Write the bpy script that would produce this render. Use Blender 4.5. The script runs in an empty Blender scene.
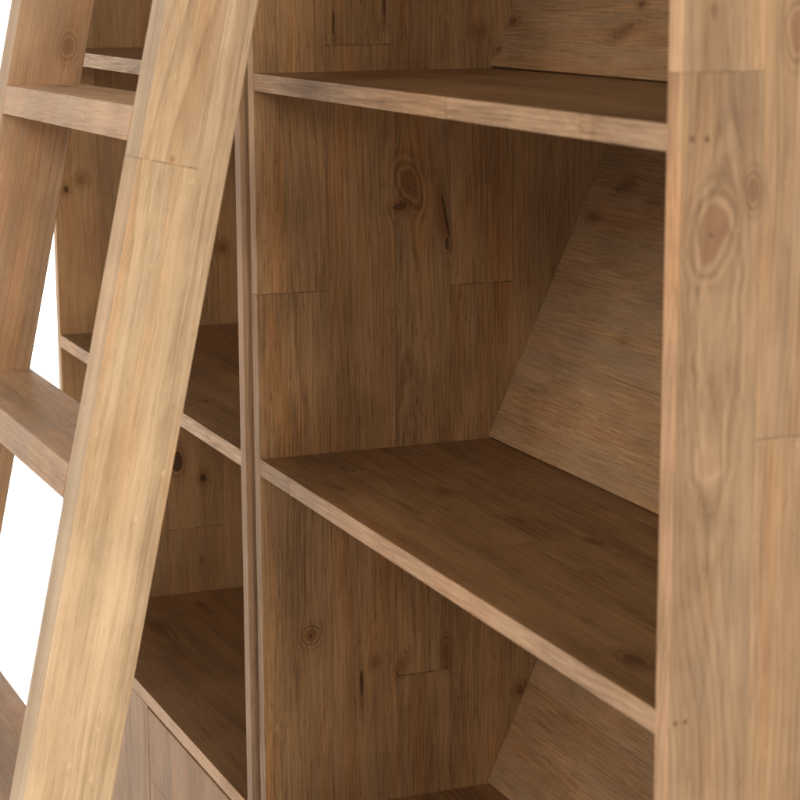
import bpy, bmesh, math, random
from mathutils import Vector, Matrix

# ------------------------------------------------------------------ camera, light, exposure
scene = bpy.context.scene
col = scene.collection
R = math.radians

cam_d = bpy.data.cameras.new('camera')
cam = bpy.data.objects.new('camera', cam_d)
col.objects.link(cam)
F_PX, YAW, PITCH, ROLL = 2119.635, 1.17944, 0.19676, -0.00447
cam_d.sensor_width = 36.0
cam_d.lens = F_PX / 800.0 * 36.0
cam_d.clip_start, cam_d.clip_end = 0.05, 100.0
fw = Vector((-math.sin(YAW) * math.cos(PITCH), math.cos(YAW) * math.cos(PITCH), -math.sin(PITCH)))
rt = Vector((math.cos(YAW), math.sin(YAW), 0.0))
up = rt.cross(fw)
c_, s_ = math.cos(ROLL), math.sin(ROLL)
rt, up = c_ * rt + s_ * up, -s_ * rt + c_ * up
m = Matrix((rt, up, -fw)).transposed().to_4x4()
m.translation = Vector((2.04495, -0.68556, 0.49119))
cam.matrix_world = m
cam_d.dof.use_dof = True
cam_d.dof.focus_distance = 2.35
cam_d.dof.aperture_fstop = 14.0
cam_d.dof.aperture_blades = 0
scene.camera = cam

scene.view_settings.view_transform = 'Standard'
scene.view_settings.look = 'None'
scene.view_settings.exposure = 0.0
scene.view_settings.gamma = 1.0
scene.cycles.max_bounces = 10
scene.cycles.diffuse_bounces = 4
scene.cycles.glossy_bounces = 2
scene.cycles.use_adaptive_sampling = True
scene.cycles.adaptive_threshold = 0.02
scene.cycles.use_denoising = True

world = bpy.data.worlds.new('World')
scene.world = world
world.use_nodes = True
wt = world.node_tree
wt.nodes.clear()
wo = wt.nodes.new('ShaderNodeOutputWorld')
wb = wt.nodes.new('ShaderNodeBackground')
wc = wt.nodes.new('ShaderNodeTexCoord')
# a studio: brightest towards its open front (-y), dimmer ceiling above and dimmer behind
wv = wt.nodes.new('ShaderNodeVectorMath')
wv.operation = 'DOT_PRODUCT'
wv.inputs[1].default_value = (0.05, -0.20, -0.10)
wt.links.new(wc.outputs['Generated'], wv.inputs[0])
wa = wt.nodes.new('ShaderNodeMath')
wa.operation = 'ADD'
wt.links.new(wv.outputs['Value'], wa.inputs[0])
wa.inputs[1].default_value = 0.40
wr = wt.nodes.new('ShaderNodeMix')
wr.data_type = 'RGBA'
wr.blend_type = 'MULTIPLY'
wr.inputs[0].default_value = 1.0
wt.links.new(wa.outputs[0], wr.inputs[6])
wr.inputs[7].default_value = (1.0, 0.99, 0.975, 1)
wt.links.new(wr.outputs[2], wb.inputs['Color'])
wb.inputs['Strength'].default_value = 1.0
wt.links.new(wb.outputs[0], wo.inputs[0])


def softbox(name, loc, target, sx, sy, power, colour):
    d = bpy.data.lights.new(name, 'AREA')
    d.shape = 'RECTANGLE'
    d.size, d.size_y, d.energy, d.color = sx, sy, power, colour
    o = bpy.data.objects.new(name, d)
    col.objects.link(o)
    o.location = loc
    o.rotation_euler = (Vector(target) - Vector(loc)).to_track_quat('-Z', 'Y').to_euler()
    return o


softbox('softbox_key', (5.1, 0.5, 2.0), (0.1, -0.2, 0.2), 2.2, 2.6, 182, (1.0, 0.94, 0.85))
softbox('softbox_front', (1.9, -2.9, 2.3), (-0.1, 0.2, -0.1), 2.2, 1.8, 68, (1.0, 0.97, 0.93))
softbox('added_backdrop_light', (-3.9, 2.2, 2.3), (-5.6, 1.6, -0.6), 3.0, 2.0, 380, (1.0, 1.0, 1.0))  # added lamp, out of view, that turns floor and sweep white


# ------------------------------------------------------------------ node helpers
def group_tree(name, ins, outs):
    g = bpy.data.node_groups.new(name, 'ShaderNodeTree')
    for n, t in ins:
        g.interface.new_socket(n, in_out='INPUT', socket_type='NodeSocket' + t)
    for n, t in outs:
        g.interface.new_socket(n, in_out='OUTPUT', socket_type='NodeSocket' + t)
    return g, g.nodes.new('NodeGroupInput'), g.nodes.new('NodeGroupOutput')


class G:
    def __init__(s, t):
        s.t = t

    def put(s, sock, v):
        if isinstance(v, bpy.types.NodeSocket):
            s.t.links.new(v, sock)
        elif v is not None:
            sock.default_value = v

    def m(s, op, a, b=None, c=None, clamp=False):
        n = s.t.nodes.new('ShaderNodeMath')
        n.operation = op
        n.use_clamp = clamp
        s.put(n.inputs[0], a)
        s.put(n.inputs[1], b)
        s.put(n.inputs[2], c)
        return n.outputs[0]

    def add(s, a, b): return s.m('ADD', a, b)
    def sub(s, a, b): return s.m('SUBTRACT', a, b)
    def mul(s, a, b): return s.m('MULTIPLY', a, b)
    def div(s, a, b): return s.m('DIVIDE', a, b)
    def mad(s, a, b, c): return s.m('MULTIPLY_ADD', a, b, c)

    def xyz(s, x, y, z):
        n = s.t.nodes.new('ShaderNodeCombineXYZ')
        for i, v in enumerate((x, y, z)):
            s.put(n.inputs[i], v)
        return n.outputs[0]

    def noise(s, vec, detail=2.0, rough=0.5, dist=0.0, scale=1.0):
        n = s.t.nodes.new('ShaderNodeTexNoise')
        s.put(n.inputs['Vector'], vec)
        n.inputs['Scale'].default_value = scale
        n.inputs['Detail'].default_value = detail
        n.inputs['Roughness'].default_value = rough
        n.inputs['Distortion'].default_value = dist
        return n.outputs[0]

    def step(s, v, lo, hi, a=0.0, b=1.0):
        n = s.t.nodes.new('ShaderNodeMapRange')
        n.interpolation_type = 'SMOOTHSTEP'
        for i, q in enumerate((v, lo, hi, a, b)):
            s.put(n.inputs[i], q)
        return n.outputs[0]

    def mix(s, fac, a, b, mode='MIX'):
        n = s.t.nodes.new('ShaderNodeMix')
        n.data_type = 'RGBA'
        n.blend_type = mode
        s.put(n.inputs[0], fac)
        s.put(n.inputs[6], a)
        s.put(n.inputs[7], b)
        return n.outputs[2]

    def grp(s, tree, **kw):
        n = s.t.nodes.new('ShaderNodeGroup')
        n.node_tree = tree
        for k, v in kw.items():
            s.put(n.inputs[k], v)
        return n.outputs


# seam between two glued staves: passes a stave index and a dark line along
seam_t, gi, go = group_tree('stave_seam', [('v', 'Float'), ('u', 'Float'), ('at', 'Float'), ('idx', 'Float'), ('line', 'Float')],
                            [('idx', 'Float'), ('line', 'Float')])
g = G(seam_t)
I = gi.outputs
wob = g.mul(g.sub(g.noise(g.xyz(g.mul(I['u'], 3), I['at'], 0), 1), 0.5), 0.0012)
dv = g.sub(g.add(I['v'], wob), I['at'])
g.put(go.inputs['idx'], g.add(I['idx'], g.m('GREATER_THAN', dv, 0)))
brk = g.step(g.noise(g.xyz(g.mul(I['u'], 14), g.mul(I['at'], 40), 0), 2), 0.42, 0.66)
ln = g.mul(g.step(g.m('ABSOLUTE', dv), 0.0003, 0.0009, 1, 0), g.mad(brk, 0.45, 0.20))
g.put(go.inputs['line'], g.m('MAXIMUM', ln, I['line']))

# butt joint across one stave
joint_t, gi, go = group_tree('stave_joint', [('v', 'Float'), ('u', 'Float'), ('at', 'Float'), ('v0', 'Float'), ('v1', 'Float'),
                                             ('add', 'Float'), ('idx', 'Float'), ('line', 'Float')],
                             [('idx', 'Float'), ('line', 'Float')])
g = G(joint_t)
I = gi.outputs
inside = g.mul(g.m('GREATER_THAN', I['v'], I['v0']), g.m('LESS_THAN', I['v'], I['v1']))
wob = g.mul(g.sub(g.noise(g.xyz(I['at'], g.mul(I['v'], 90), 0), 2), 0.5), 0.0016)
du = g.sub(g.add(I['u'], wob), I['at'])
g.put(go.inputs['idx'], g.mad(g.mul(inside, g.m('GREATER_THAN', du, 0)), I['add'], I['idx']))
jw = g.noise(g.xyz(g.mul(I['at'], 31), g.mul(I['v'], 70), 5), 1)
ln = g.mul(g.mul(inside, g.step(g.m('ABSOLUTE', du), 0.0004, 0.0011, 1, 0)), g.step(jw, 0.3, 0.65, 0.25, 0.95))
g.put(go.inputs['line'], g.m('MAXIMUM', ln, I['line']))

# a knot: bends the grain coordinate round itself and adds a dark heart
knot_t, gi, go = group_tree('knot', [('v', 'Float'), ('u', 'Float'), ('w', 'Float'), ('vg', 'Float'), ('ku', 'Float'), ('kv', 'Float'),
                                     ('a', 'Float'), ('b', 'Float'), ('slant', 'Float'), ('dark', 'Float'), ('fig', 'Float'),
                                     ('heart', 'Float'), ('halo', 'Float'), ('ring', 'Float')],
                            [('vg', 'Float'), ('heart', 'Float'), ('halo', 'Float'), ('ring', 'Float')])
g = G(knot_t)
I = gi.outputs
nz = g.sub(g.noise(g.xyz(g.mul(I['u'], 40), g.mul(I['v'], 40), I['ku']), 1), 0.5)
nz2 = g.sub(g.noise(g.xyz(g.mul(I['u'], 45), g.mul(I['v'], 45), 9.0), 1), 0.5)
du = g.sub(I['u'], I['ku'])
dv = g.sub(g.sub(I['v'], I['kv']), g.mul(du, I['slant']))
q = g.m('SQRT', g.add(g.m('POWER', g.div(g.mad(g.mul(nz, I['a']), 0.7, du), I['a']), 2.0),
                      g.m('POWER', g.div(g.mad(g.mul(nz2, I['b']), 0.7, dv), I['b']), 2.0)))
# the grain lines swing wide of the knot over three or four of its lengths
qq = g.add(g.m('POWER', g.div(du, g.mul(I['a'], 2.6)), 2.0), g.m('POWER', g.div(dv, g.mul(I['b'], 2.0)), 2.0))
fall = g.m('EXPONENT', g.mul(qq, -1.0))
g.put(go.inputs['vg'], g.mad(g.mul(dv, fall), -0.72, I['vg']))
g.put(go.inputs['heart'], g.m('MAXIMUM', I['heart'], g.mul(g.step(q, 0.72, 1.0, 1, 0), I['dark'])))
g.put(go.inputs['halo'], g.m('MAXIMUM', I['halo'], g.mul(g.step(q, 0.8, 2.6, 1, 0), g.m('MINIMUM', I['dark'], 1.0))))
rg = g.mul(g.m('SINE', g.mul(q, 11.0)), g.mul(g.step(q, 1.0, 2.3, 1, 0), g.step(q, 0.8, 1.0)))
g.put(go.inputs['ring'], g.add(I['ring'], g.mul(rg, I['fig'])))

# the timber itself
wood_t, gi, go = group_tree('timber', [('u', 'Float'), ('v', 'Float'), ('w', 'Float'), ('vg', 'Float'), ('idx', 'Float'),
                                       ('line', 'Float'), ('heart', 'Float'), ('halo', 'Float'), ('ring', 'Float'),
                                       ('seed', 'Float'), ('tint', 'Color'), ('wash', 'Float'), ('fibre', 'Float'), ('bands', 'Float'), ('extra', 'Float'), ('amber', 'Float')],
                            [('Color', 'Color'), ('Height', 'Float'), ('Rough', 'Float')])
g = G(wood_t)
I = gi.outputs
wn = wood_t.nodes.new('ShaderNodeTexWhiteNoise')
wn.noise_dimensions = '2D'
g.put(wn.inputs['Vector'], g.xyz(g.m('FLOOR', g.add(I['idx'], 0.5)), I['seed'], 0))
sp = wood_t.nodes.new('ShaderNodeSeparateColor')
wood_t.links.new(wn.outputs['Color'], sp.inputs[0])
h1, h2, h3 = sp.outputs[0], sp.outputs[1], sp.outputs[2]
off = g.add(g.mul(h1, 37.0), g.mul(I['seed'], 3.1))
U = g.add(I['u'], off)
V = g.add(I['vg'], g.mul(h2, 5.0))
Wd = I['w']
# slow wander of the grain
wand = g.mul(g.sub(g.noise(g.xyz(g.mul(U, 2.2), g.mul(V, 5.0), off), 2, 0.5), 0.5), 0.040)
wand2 = g.mul(g.sub(g.noise(g.xyz(g.mul(U, 11.0), g.mul(V, 24.0), off), 2, 0.5), 0.5), 0.0055)
pv = g.add(g.add(g.sub(I['vg'], g.mul(g.sub(h3, 0.5), 0.26)), wand), wand2)
pw = g.add(Wd, g.mad(h2, 0.06, 0.012))
rad = g.m('SQRT', g.add(g.mul(pv, pv), g.mul(pw, pw)))
rad = g.add(rad, g.mul(I['u'], g.mul(g.sub(h1, 0.5), 0.10)))
ph = g.div(rad, g.mad(h1, 0.004, 0.0042))
wob = g.mul(g.noise(g.xyz(g.mul(rad, 60.0), off, 0), 2), 1.6)
fr = g.m('FRACT', g.add(ph, wob))
late = g.mul(g.m('POWER', fr, 2.6), g.step(fr, 0.90, 1.0, 1, 0))
gate = g.step(g.noise(g.xyz(g.mul(U, 1.6), g.mul(V, 17), 3.0), 2), 0.33, 0.68, 0.22, 1.0)
late = g.mul(late, gate)
# fibres
f1 = g.noise(g.xyz(g.mul(U, 16.0), g.mul(V, 480.0), g.mul(Wd, 480.0)), 3, 0.68)
pores = g.step(g.noise(g.xyz(g.mul(U, 60.0), g.mul(V, 620.0), g.mul(Wd, 620.0)), 1), 0.62, 0.74)
# wide tone streaks, blotches and a greyish wash
st = g.noise(g.xyz(g.mul(U, 2.4), g.mul(V, 46.0), g.mul(Wd, 40.0)), 3, 0.55)
bl = g.noise(g.xyz(g.mul(U, 9.0), g.mul(V, 17.0), off), 3, 0.6)
gr = g.noise(g.xyz(g.mul(U, 5.0), g.mul(V, 30.0), g.add(off, 7.0)), 3, 0.6)
darkf = g.mad(pores, 0.22, g.mul(g.sub(f1, 0.5), 0.95))
darkf = g.mul(darkf, I['fibre'])
darkf = g.add(darkf, g.mul(g.mad(late, 0.30, g.mul(g.sub(st, 0.5), 0.85)), I['bands']))
darkf = g.add(darkf, g.mul(g.sub(bl, 0.5), 0.75))
darkf = g.add(darkf, g.mul(g.sub(h3, 0.5), 0.16))
pale = g.step(g.noise(g.xyz(g.mul(U, 55.0), g.mul(V, 120.0), g.mul(Wd, 120.0)), 1), 0.72, 0.80)
darkf = g.add(g.add(darkf, I['extra']), g.mul(pale, -0.22))
darkf = g.add(darkf, g.mul(I['ring'], 0.24))
darkf = g.add(darkf, g.mul(I['halo'], 0.30))
ramp = wood_t.nodes.new('ShaderNodeValToRGB')
ce = ramp.color_ramp.elements
ce[0].position = 0.0
ce[0].color = (0.520, 0.335, 0.195, 1)
ce[1].position = 1.0
ce[1].color = (0.150, 0.082, 0.040, 1)
for p_, c4 in ((0.30, (0.415, 0.257, 0.143, 1)), (0.58, (0.300, 0.178, 0.093, 1))):
    x_ = ce.new(p_)
    x_.color = c4
g.put(ramp.inputs[0], g.add(darkf, 0.34))
c = g.mix(g.mul(g.step(gr, 0.45, 0.75, 0, 1), I['wash']), ramp.outputs[0], (0.30, 0.235, 0.175, 1))
warm = g.step(h2, 0.0, 1.0, 0.0, 0.35)
c = g.mix(warm, c, g.mix(1.0, c, (1.08, 0.96, 0.86, 1), 'MULTIPLY'))
# resin-rich amber streaks running with the grain
an = g.step(g.noise(g.xyz(g.mul(U, 3.0), g.mul(V, 38.0), g.add(off, 3.0)), 3, 0.6), 0.46, 0.72)
c = g.mix(g.mul(an, I['amber']), c, g.mix(1.0, c, (1.20, 0.92, 0.62, 1), 'MULTIPLY'))
amber = g.mul(g.step(I['heart'], 0.0, 0.9, 0, 1), 0.88)
c = g.mix(g.mul(I['halo'], 0.18), c, (0.33, 0.165, 0.070, 1))
core = g.mix(g.step(I['heart'], 0.7, 1.6, 0, 1), (0.27, 0.128, 0.060, 1), (0.045, 0.020, 0.010, 1))
c = g.mix(g.mul(amber, g.mad(f1, 0.3, 0.72)), c, core)
c = g.mix(1.0, c, I['tint'], 'MULTIPLY')
c = g.mix(I['line'], c, (0.055, 0.032, 0.018, 1))
g.put(go.inputs['Color'], c)
hgt = g.noise(g.xyz(g.mul(I['u'], 20.0), g.mul(I['v'], 480.0), g.mul(Wd, 480.0)), 2, 0.6)
g.put(go.inputs['Height'], hgt)
g.put(go.inputs['Rough'], g.mad(f1, 0.22, 0.44))

AX = 'XYZ'
mat_count = 0


def rand_staves(rng, length, width, lo=0.06, hi=0.115):
    seams, v = [], rng.uniform(0.03, hi)
    while v < width - 0.02:
        seams.append(v)
        v += rng.uniform(lo, hi)
    joints = []
    ed = [-1.0] + seams + [width + 1.0]
    for k in range(len(ed) - 1):
        if rng.random() < 0.65:
            joints.append((rng.uniform(0.05, max(0.06, length - 0.05)), ed[k], ed[k + 1], 40 + k))
    return seams, joints


def o_in(outputs):
    return outputs[0].node.inputs['tint']


def wood(ua, va, wa, seed, length, width, seams=None, joints=None, knots=None, tint=(1, 1, 1), wash=0.35,
         fibre=1.0, nrand=3, edge=None, lines=0.8, bands=0.7, shades=(), amber=0.35):
    """ua/va/wa: which local axis runs along the grain, across the board, through it"""
    global mat_count
    mat_count += 1
    rng = random.Random(seed * 7 + 3)
    mt = bpy.data.materials.new('timber_%d' % mat_count)
    mt.use_nodes = True
    t = mt.node_tree
    t.nodes.clear()
    g = G(t)
    out = t.nodes.new('ShaderNodeOutputMaterial')
    bs = t.nodes.new('ShaderNodeBsdfPrincipled')
    t.links.new(bs.outputs[0], out.inputs[0])
    tc = t.nodes.new('ShaderNodeTexCoord')
    sx = t.nodes.new('ShaderNodeSeparateXYZ')
    t.links.new(tc.outputs['Object'], sx.inputs[0])
    u, v, w = (sx.outputs[AX.index(a)] for a in (ua, va, wa))
    if seams is None:
        seams, jr = rand_staves(rng, length, width)
        joints = (joints or []) + jr
    idx, line = 0.0, 0.0
    for s in seams:
        o = g.grp(seam_t, v=v, u=u, at=s, idx=idx, line=line)
        idx, line = o[0], o[1]
    for at, v0, v1, ad in joints or []:
        o = g.grp(joint_t, v=v, u=u, at=at, v0=v0, v1=v1, add=float(ad), idx=idx, line=line)
        idx, line = o[0], o[1]
    ks = list(knots or [])
    for _ in range(nrand):
        a = rng.uniform(0.005, 0.013)
        ks.append((rng.uniform(0.02, length - 0.02), rng.uniform(0.01, width - 0.01), a, a * rng.uniform(0.5, 0.9),
                   rng.uniform(-0.2, 0.2), rng.uniform(0.5, 1.5)))
    if isinstance(line, bpy.types.NodeSocket):
        line = g.mul(line, lines)
    extra = 0.0
    for a_, b_, val in shades:       # bands of lighter or darker tone, some painted in place of light
        extra = g.add(extra, g.mul(g.mul(g.m('GREATER_THAN', v, a_), g.m('LESS_THAN', v, b_)), val))
    vg, heart, halo, ring = v, 0.0, 0.0, 0.0
    for kk in ks:
        ku, kv, a, b, sl, dk = kk[:6]
        fg = kk[6] if len(kk) > 6 else min(dk, 0.8)
        o = g.grp(knot_t, fig=fg, v=v, u=u, w=w, vg=vg, ku=ku, kv=kv, a=a, b=b, slant=sl, dark=dk, heart=heart, halo=halo, ring=ring)
        vg, heart, halo, ring = o[0], o[1], o[2], o[3]
    o = g.grp(wood_t, u=u, v=v, w=w, vg=vg, idx=idx, line=line, heart=heart, halo=halo, ring=ring, seed=float(seed),
              tint=(*tint, 1), wash=wash, fibre=fibre, bands=bands, extra=extra, amber=amber)
    if edge:      # paler tint on the faces along the front edge
        m_ = g.m('LESS_THAN', sx.outputs[1], 0.00035)
        g.put(o_in(o), g.mix(m_, (*tint, 1), (*edge, 1)))
    t.links.new(o['Color'], bs.inputs['Base Color'])
    t.links.new(o['Rough'], bs.inputs['Roughness'])
    bs.inputs['Specular IOR Level'].default_value = 0.35
    bp = t.nodes.new('ShaderNodeBump')
    bp.inputs['Strength'].default_value = 0.5
    bp.inputs['Distance'].default_value = 0.0006
    t.links.new(o['Height'], bp.inputs['Height'])
    t.links.new(bp.outputs[0], bs.inputs['Normal'])
    return mt


# ------------------------------------------------------------------ object helpers
def empty(name, loc, label, cat, group=None, rot=(0, 0, 0)):
    o = bpy.data.objects.new(name, None)
    col.objects.link(o)
    o.location = loc
    o.rotation_euler = rot
    o.empty_display_size = 0.1
    o['label'] = label
    o['category'] = cat
    if group:
        o['group'] = group
    return o


def board(name, parent, size, loc, mat, shear=0.0, rot=(0, 0, 0), bevel=0.0006, cuts=()):
    """a bevelled plank, its local origin at its low corner; shear moves y by shear * z"""
    bm = bmesh.new()
    bmesh.ops.create_cube(bm, size=1.0)
    for vtx in bm.verts:
        vtx.co = Vector(((vtx.co.x + 0.5) * size[0], (vtx.co.y + 0.5) * size[1], (vtx.co.z + 0.5) * size[2]))
        vtx.co.y += shear * vtx.co.z
    if bevel:
        bmesh.ops.bevel(bm, geom=list(bm.edges), offset=bevel, segments=2, profile=0.6, affect='EDGES')
    mats = mat if isinstance(mat, list) else [mat]
    for zc_ in cuts:
        bmesh.ops.bisect_plane(bm, geom=bm.verts[:] + bm.edges[:] + bm.faces[:], plane_co=(0, 0, zc_), plane_no=(0, 0, 1))
    for f_ in bm.faces:
        f_.material_index = min(len(mats) - 1, sum(f_.calc_center_median().z > zc_ for zc_ in cuts))
    me = bpy.data.meshes.new(name)
    bm.to_mesh(me)
    bm.free()
    for mt_ in mats:
        me.materials.append(mt_)
    o = bpy.data.objects.new(name, me)
    col.objects.link(o)
    o.parent = parent
    o.location = loc
    o.rotation_euler = rot
    return o


# ------------------------------------------------------------------ the setting
FLOOR = -1.02
def plain(name, rgb, rough):
    mt = bpy.data.materials.new(name)
    mt.use_nodes = True
    t = mt.node_tree
    b = t.nodes['Principled BSDF']
    g = G(t)
    tc = t.nodes.new('ShaderNodeTexCoord')
    n = g.noise(tc.outputs['Object'], 3, 0.6, scale=2.0)
    g.put(b.inputs['Base Color'], g.mix(g.mul(n, 0.04), (*rgb, 1), (rgb[0] * .9, rgb[1] * .9, rgb[2] * .9, 1)))
    b.inputs['Roughness'].default_value = rough
    return mt


def sheet(name, verts, faces, mat, kind):
    me = bpy.data.meshes.new(name)
    me.from_pydata(verts, [], faces)
    me.materials.append(mat)
    o = bpy.data.objects.new(name, me)
    col.objects.link(o)
    o['kind'] = kind
    return o


white = plain('studio_white', (0.90, 0.90, 0.90), 0.7)
sheet('floor', [(-5.0, -9, FLOOR), (9, -9, FLOOR), (9, 9, FLOOR), (-5.0, 9, FLOOR)], [(0, 1, 2, 3)], white, 'structure')
# white paper sweep: rises from the floor to the left of the set
prof = [(-5.0, FLOOR)] + [(-5.0 - 1.5 * math.sin(R(t)), FLOOR + 1.5 * (1 - math.cos(R(t)))) for t in range(6, 91, 6)] + [(-6.5, 4.5)]
vs = [(x, y, z) for x, z in prof for y in (-9, 9)]
bk = sheet('backdrop', vs, [(2 * i, 2 * i + 1, 2 * i + 3, 2 * i + 2) for i in range(len(prof) - 1)], white, 'structure')
for p in bk.data.polygons:
    p.use_smooth = True

# ------------------------------------------------------------------ bookcases
T = 0.0176          # shelf thickness
P = 0.0170          # side panel thickness
H = 0.3975          # shelf spacing
D0, D1 = 0.26177, 0.43407   # where the leaning back starts on a shelf / ends under the next
DEPTH = 0.452
Z0 = FLOOR
ZTOP = 2 * H + T
SLOPE_H = H - T
DIMW = (1.0, 0.98, 0.95)


def bookcase(root_loc, inner_w, seed, label, ky, front_split):
    """origin: floor, at the inner front corner of the left side panel"""
    rt_ = empty('bookcase', root_loc, label, 'bookcase', 'matching pine bookcases standing side by side')
    z = lambda a: a - Z0                               # world height to local
    hp = ZTOP - Z0
    lp = board('side_panel', rt_, (P, DEPTH, hp), (-P, 0, 0), ky['left'],
               cuts=(z(-T / 2), z(H - T / 2)) if isinstance(ky['left'], list) else ())
    rp = board('side_panel', rt_, (P, DEPTH, hp), (inner_w, 0, 0), ky['right'])
    for k, zz in enumerate((-H, 0.0, H)):
        board('shelf', rt_, (inner_w - 0.0006, DEPTH - 0.001, T), (0.0003, 0.0003, z(zz) - T), ky['shelf'][k])
        ang = math.atan2(D1 - D0, SLOPE_H)
        ln_ = math.hypot(D1 - D0, SLOPE_H)
        # stands on the shelf, leaning back; local z runs up the slope
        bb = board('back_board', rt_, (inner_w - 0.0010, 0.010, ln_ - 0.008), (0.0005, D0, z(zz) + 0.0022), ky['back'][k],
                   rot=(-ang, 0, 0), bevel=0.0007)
    board('top_board', rt_, (inner_w - 0.0006, DEPTH - 0.001, T), (0.0003, 0.0003, z(ZTOP) - T), ky['shelf'][2])
    # cupboard below the lowest shelf
    zc = z(-H) - T
    kick = 0.07
    board('bottom_board', rt_, (inner_w - 0.0006, DEPTH - 0.02, T), (0.0003, 0.012, kick), ky['shelf'][1])
    board('kick_board', rt_, (inner_w - 0.0006, 0.015, kick - 0.001), (0.0003, 0.03, 0), ky['shelf'][1])
    board('rear_board', rt_, (inner_w - 0.0006, 0.008, zc - kick - T - 0.001), (0.0003, DEPTH - 0.014, kick + T + 0.0005), ky['door'])
    xs = front_split
    board('front_panel', rt_, (xs - 0.0012, 0.018, zc - kick - 0.0006), (0.0004, 0.0, kick), ky['front'], bevel=0.0006)
    board('door', rt_, (inner_w - xs - 0.0030, 0.018, zc - kick - 0.0040), (xs + 0.0009, 0.0002, kick), ky['door'], bevel=0.0008)
    return rt_


TN = (0.97, 0.89, 0.70)
EDGE = (1.04, 1.03, 1.01)
EDG1 = (1.42, 1.44, 1.46)
# --- right hand bookcase; its local z = world z + 1.02, local y = world y
def zk(zz): return zz - Z0


LK = [[(zk(-0.1986), 0.0542, 0.0085, 0.0080, 0, 0.85, 1.2), (zk(-0.1986), 0.0542, 0.0022, 0.0020, 0, 1.6, 0), (zk(-0.2384), 0.1275, 0.0055, 0.0045, 0, 0.9),
       (zk(-0.2600), 0.1120, 0.0200, 0.0022, 0, 1.7), (zk(-0.2370), 0.2110, 0.0130, 0.0050, 0, 1.0),
       (zk(-0.243), 0.1600, 0.0100, 0.0050, 0.3, 0.6), (zk(-0.2929), 0.3023, 0.0070, 0.0060, 0, 1.1)],
      [(zk(0.280), 0.1700, 0.0190, 0.0115, -0.25, 0.95, 0.9), (zk(0.250), 0.2070, 0.0340, 0.0050, -0.20, 0.80, 0.4), (zk(0.248), 0.2105, 0.0280, 0.0018, -0.20, 1.9, 0),
       (zk(0.215), 0.2130, 0.0090, 0.0024, 0.0, 1.7), (zk(0.2560), 0.1590, 0.0050, 0.0090, 0.3, 1.3), (zk(0.276), 0.1690, 0.0016, 0.0014, 0, 1.9, 0),
       (zk(0.262), 0.2360, 0.0110, 0.0035, 0.1, 0.45),
       (zk(-0.02), 0.170, 0.085, 0.013, 0, 0.0, 0.55)],
      [(zk(0.447), 0.0868, 0.0150, 0.0015, 0, 1.6), (zk(0.462), 0.1425, 0.0130, 0.0014, 0, 1.6),
       (zk(0.437), 0.2480, 0.0060, 0.0060, 0, 0.6)]]
LJ = [[(zk(-0.2568), 0.1535, 0.2165, 80), (zk(-0.50), 0.0, 0.079, 5)],
      [(zk(-0.2568), 0.1535, 0.2165, 80), (zk(0.1725), -1, 0.0790, 50), (zk(0.1700), 0.2165, 0.2900, 60)],
      [(zk(0.1725), -1, 0.0790, 50), (zk(0.1700), 0.2165, 0.2900, 60), (zk(0.4236), 0.0775, 0.1535, 70)]]
left2 = [wood('Z', 'Y', 'X', 11, 1.9, DEPTH, seams=[0.0790, 0.1535, 0.2165, 0.2900, 0.3633], joints=LJ[i_], knots=LK[i_],
              tint=TN, wash=0.22, fibre=1.4, lines=0.7, amber=0.55, bands=0.95,
              shades=[(0, 0.079, 0.06), (0.29, 0.3633, -0.12), (0.3633, 1, -0.22)], nrand=0, edge=EDGE) for i_ in range(3)]  # shades lighten the deep staves, painting in light that reaches the rear corner
right2 = wood('Z', 'Y', 'X', 23, 1.9, DEPTH,
              seams=[0.0620, 0.1500, 0.24, 0.33],
              joints=[(zk(0.4310), -1, 0.0620, 30), (zk(0.1868), 0.0620, 0.15, 44)],
              knots=[(zk(0.3270), 0.0255, 0.0205, 0.0125, 0.12, 0.80, 0.8), (zk(0.3260), 0.0245, 0.0022, 0.0018, 0, 1.3, 0),
                     (zk(0.250), 0.0310, 0.0850, 0.0130, 0.03, 0.0, 0.62),
                     (zk(0.3540), 0.0560, 0.0095, 0.0050, 0, 0.95), (zk(0.3888), 0.0092, 0.0016, 0.0013, 0, 1.9),
                     (zk(0.3885), 0.0198, 0.0016, 0.0013, 0, 1.9), (zk(-0.0051), 0.0060, 0.0014, 0.0012, 0, 1.5),
                     (zk(-0.0048), 0.0138, 0.0014, 0.0012, 0, 1.5), (zk(0.4567), 0.0860, 0.0150, 0.0070, 0, 0.7),
                     (zk(0.470), 0.0230, 0.0030, 0.0014, 0, 1.0)], lines=0.45,
              tint=(0.81, 0.81, 0.78), wash=0.20, nrand=0, fibre=0.8, bands=1.2, edge=(1.45, 1.36, 1.27))


def shelf_mat(seed, w_, **kw):
    kw.setdefault('nrand', 4)
    return wood('X', 'Y', 'Z', seed, w_, DEPTH, tint=kw.pop('tint', (0.53, 0.44, 0.30)), wash=0.1, fibre=1.35, bands=0.9, edge=kw.pop('edge', EDGE), **kw)


shelf_mid2 = wood('X', 'Y', 'Z', 31, 0.838, DEPTH, seams=[0.083, 0.172, 0.25, 0.34],
                  joints=[(0.0895, -1, 0.083, 22), (0.41, 0.083, 0.172, 31), (0.62, 0.172, 0.25, 12)],
                  knots=[(0.7369, 0.0395, 0.018, 0.008, 0, 1.1), (0.335, 0.139, 0.010, 0.003, 0, 0.9),
                         (0.15, 0.030, 0.020, 0.004, 0.1, 0.7), (0.25, 0.0620, 0.016, 0.003, 0.0, 0.7),
                         (0.43, 0.165, 0.008, 0.004, 0, 0.9)],
                  tint=(0.53, 0.44, 0.30), wash=0.1, fibre=1.35, bands=0.9, edge=EDGE, nrand=2)


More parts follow.
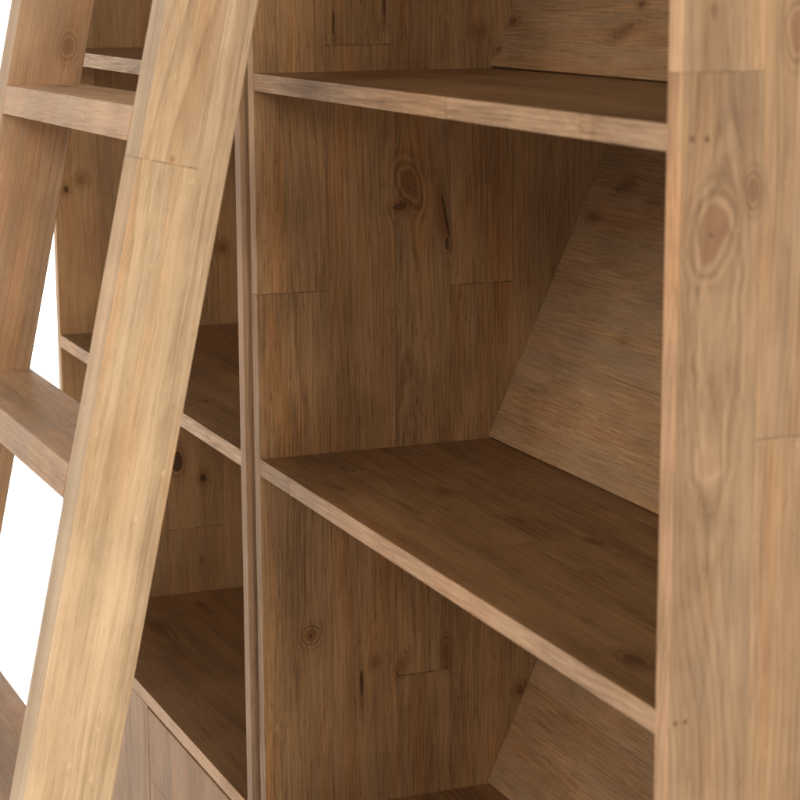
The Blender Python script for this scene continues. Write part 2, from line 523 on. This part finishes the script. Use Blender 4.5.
def back_mat(seed, w_, seams, knots, dim=1.0):
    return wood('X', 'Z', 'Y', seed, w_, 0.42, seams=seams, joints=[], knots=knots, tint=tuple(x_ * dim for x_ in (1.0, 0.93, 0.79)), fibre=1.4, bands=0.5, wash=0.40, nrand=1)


def slant(zrel):      # height above the shelf -> distance up the slope
    return zrel * math.hypot(D1 - D0, SLOPE_H) / SLOPE_H


W2 = 0.83791
keys2 = dict(left=left2, right=right2,
             shelf=[shelf_mat(41, W2), shelf_mid2, shelf_mat(43, W2)],
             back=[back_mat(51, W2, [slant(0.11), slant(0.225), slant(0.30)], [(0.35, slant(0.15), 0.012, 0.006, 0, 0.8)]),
                   back_mat(52, W2, [slant(0.095), slant(0.19), slant(0.268)],
                            [(0.077, slant(0.274), 0.013, 0.0065, 0.25, 1.0), (0.03, slant(0.236), 0.012, 0.005, 0, 0.9),
                             (0.14, slant(0.262), 0.010, 0.0016, 0.0, 1.0), (0.19, slant(0.13), 0.012, 0.003, 0, 0.5)]),
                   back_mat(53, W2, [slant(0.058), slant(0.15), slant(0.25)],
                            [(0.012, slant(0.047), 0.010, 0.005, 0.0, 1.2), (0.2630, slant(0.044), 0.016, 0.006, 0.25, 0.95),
                             (0.004, slant(0.017), 0.007, 0.004, 0, 1.1), (0.272, slant(0.066), 0.007, 0.004, 0, 1.2)], 0.75)],  # top back board: tint darkened to paint in the shadow of that bay
             front=wood('Z', 'X', 'Y', 61, 0.55, 0.42, tint=(1.0, 1.0, 1.0), nrand=1),
             door=wood('Z', 'X', 'Y', 62, 0.55, 0.42, tint=(1.0, 1.0, 1.0), nrand=1))
case2 = bookcase((0, 0, Z0), W2, 2, 'pine bookcase on the right, its broad knotty outer side panel beside open shelves', keys2, 0.415)

# --- left hand bookcase, a few millimetres forward of its neighbour
W1 = 0.8088
LX = -0.85834
DY = -0.00452
left1 = wood('Z', 'Y', 'X', 71, 1.9, DEPTH, seams=[0.062, 0.15, 0.235, 0.31, 0.385],
             joints=[(zk(-0.30), 0.15, 0.235, 19)],
             knots=[(zk(0.2033), 0.0162, 0.0060, 0.0042, 0, 1.5), (zk(0.2162), 0.0388, 0.0075, 0.0070, 0, 0.9),
                    (zk(0.1118), 0.2410, 0.0085, 0.0080, 0, 1.0), (zk(-0.2263), 0.2044, 0.0075, 0.0060, 0, 1.6),
                    (zk(-0.1980), 0.1660, 0.0170, 0.0095, 0, 1.5), (zk(-0.3501), 0.1999, 0.0040, 0.0030, 0, 0.8)],
             tint=TN, wash=0.3, nrand=1, edge=EDG1)
keys1 = dict(left=left1, right=wood('Z', 'Y', 'X', 72, 1.9, DEPTH, tint=(0.95, 0.93, 0.9), nrand=5, edge=EDGE),
             shelf=[wood('X', 'Y', 'Z', 73, W1, DEPTH, knots=[(0.1468, 0.0891, 0.020, 0.008, 0, 0.95), (0.0697, 0.177, 0.014, 0.006, 0, 0.9),
                                                             (0.10, 0.176, 0.008, 0.005, 0, 0.9)],
                         tint=(0.53, 0.44, 0.30), wash=0.1, edge=EDG1, nrand=1),
                    shelf_mat(74, W1, nrand=2, edge=EDG1), shelf_mat(75, W1, nrand=2, edge=EDG1)],
             back=[back_mat(81, W1, [0.12, 0.22, 0.3], []), back_mat(82, W1, [0.1, 0.2, 0.3], []), back_mat(83, W1, [0.1, 0.2, 0.3], [])],
             front=wood('Z', 'X', 'Y', 84, 0.55, 0.41, tint=(1.10, 1.05, 0.96), wash=0.2, fibre=1.0, nrand=0),
             door=wood('Z', 'X', 'Y', 85, 0.55, 0.41, tint=(1.10, 1.05, 0.96), wash=0.2, fibre=1.0, nrand=0))
case1 = bookcase((LX, DY, Z0), W1, 1, 'open pine bookcase on the left with a cupboard door below, standing behind the ladder', keys1, -0.452 - LX)

# ------------------------------------------------------------------ ladder
OX, OY, OZ, AL, RHO = -0.3239, -0.1802, 0.3752, 0.2162, -0.0104
LW, LD, TL, TRR, GAP, TR = 0.5238, 0.0837, 0.0500, 0.0475, 0.32, 0.0308
TA = math.tan(AL)
O = Vector((OX, OY, OZ))
M = Matrix.Rotation(RHO, 3, 'Y')
cbot = FLOOR - OZ + 0.001
ctop = 0.46
base = O + M @ Vector((0, cbot * TA, cbot))
lad = empty('ladder', base, 'leaning wooden ladder with flat treads standing in front of the bookcases', 'ladder', rot=(0, RHO, 0))
HL = ctop - cbot
zr = -cbot                       # local height of the rung top seen highest in the photo
YEL = (1.43, 1.57, 1.64)
INN = (1.28, 1.24, 1.18)
stR = wood('Z', 'Y', 'X', 91, HL, LD, seams=[], joints=[((zr - 0.0390) * (1 + TA * TA), -10, 0.056, 33)],
           knots=[(zr + 0.015 - 0.05, 0.030 + TA * (zr - 0.035), 0.002, 0.0015, 0, 0.9)],
           tint=YEL, wash=0.10, fibre=0.6, lines=0.5, bands=0.9, shades=[(-0.1, 0.010, 0.05), (0.068, 1, 0.12)], nrand=0)
stL = wood('Z', 'Y', 'X', 92, HL, LD, seams=[], joints=[(zr * 1.05 - 0.60, -10, 10, 21)],
           knots=[(zr + 0.055, 0.064 + TA * (zr + 0.05), 0.012, 0.0070, TA, 0.7)],
           tint=INN, wash=0.3, fibre=0.6, lines=0.4, nrand=0)


def unshear(mt, k):
    """grain follows the tilted stile: y' = y - k z"""
    t = mt.node_tree
    tc = next(n for n in t.nodes if n.type == 'TEX_COORD')
    sx = next(n for n in t.nodes if n.type == 'SEPXYZ')
    a = t.nodes.new('ShaderNodeSeparateXYZ')
    t.links.new(tc.outputs['Object'], a.inputs[0])
    g = G(t)
    y2 = g.mad(a.outputs[2], -k, a.outputs[1])
    z2 = g.mad(a.outputs[2], 1 + k * k, g.mul(y2, k))
    t.links.new(g.xyz(a.outputs[0], y2, z2), sx.inputs[0])


# knots on the stiles are placed in straightened coordinates
for mt in (stR, stL):
    unshear(mt, TA)
    for n in mt.node_tree.nodes:
        if n.type == 'GROUP' and n.node_tree == knot_t:
            n.inputs['slant'].default_value = 0.0
            kv = n.inputs['kv']
            kv.default_value = kv.default_value - TA * (n.inputs['ku'].default_value)
            n.inputs['ku'].default_value *= 1 + TA * TA

board('stile', lad, (TL, LD, HL), (-TL, 0, 0), stL, shear=TA, bevel=0.0012)
board('stile', lad, (TRR, LD, HL + 0.004), (LW, 0, -0.004), stR, shear=TA, bevel=0.0012)
k = 0
zz = zr
while zz - GAP > 0.08:
    zz -= GAP
tops = []
while zz < HL - 0.02:
    tops.append(zz)
    zz += GAP
for j, zt in enumerate(tops):
    mt = wood('X', 'Y', 'Z', 101 + j, LW, LD, seams=[], joints=[], tint=(1.26, 1.23, 1.20), wash=0.45, fibre=0.7, nrand=1)
    board('rung', lad, (LW - 0.0006, LD - 0.0006, TR), (0.0003, (zt - TR) * TA + 0.0003, zt - TR), mt, shear=TA, bevel=0.0014)
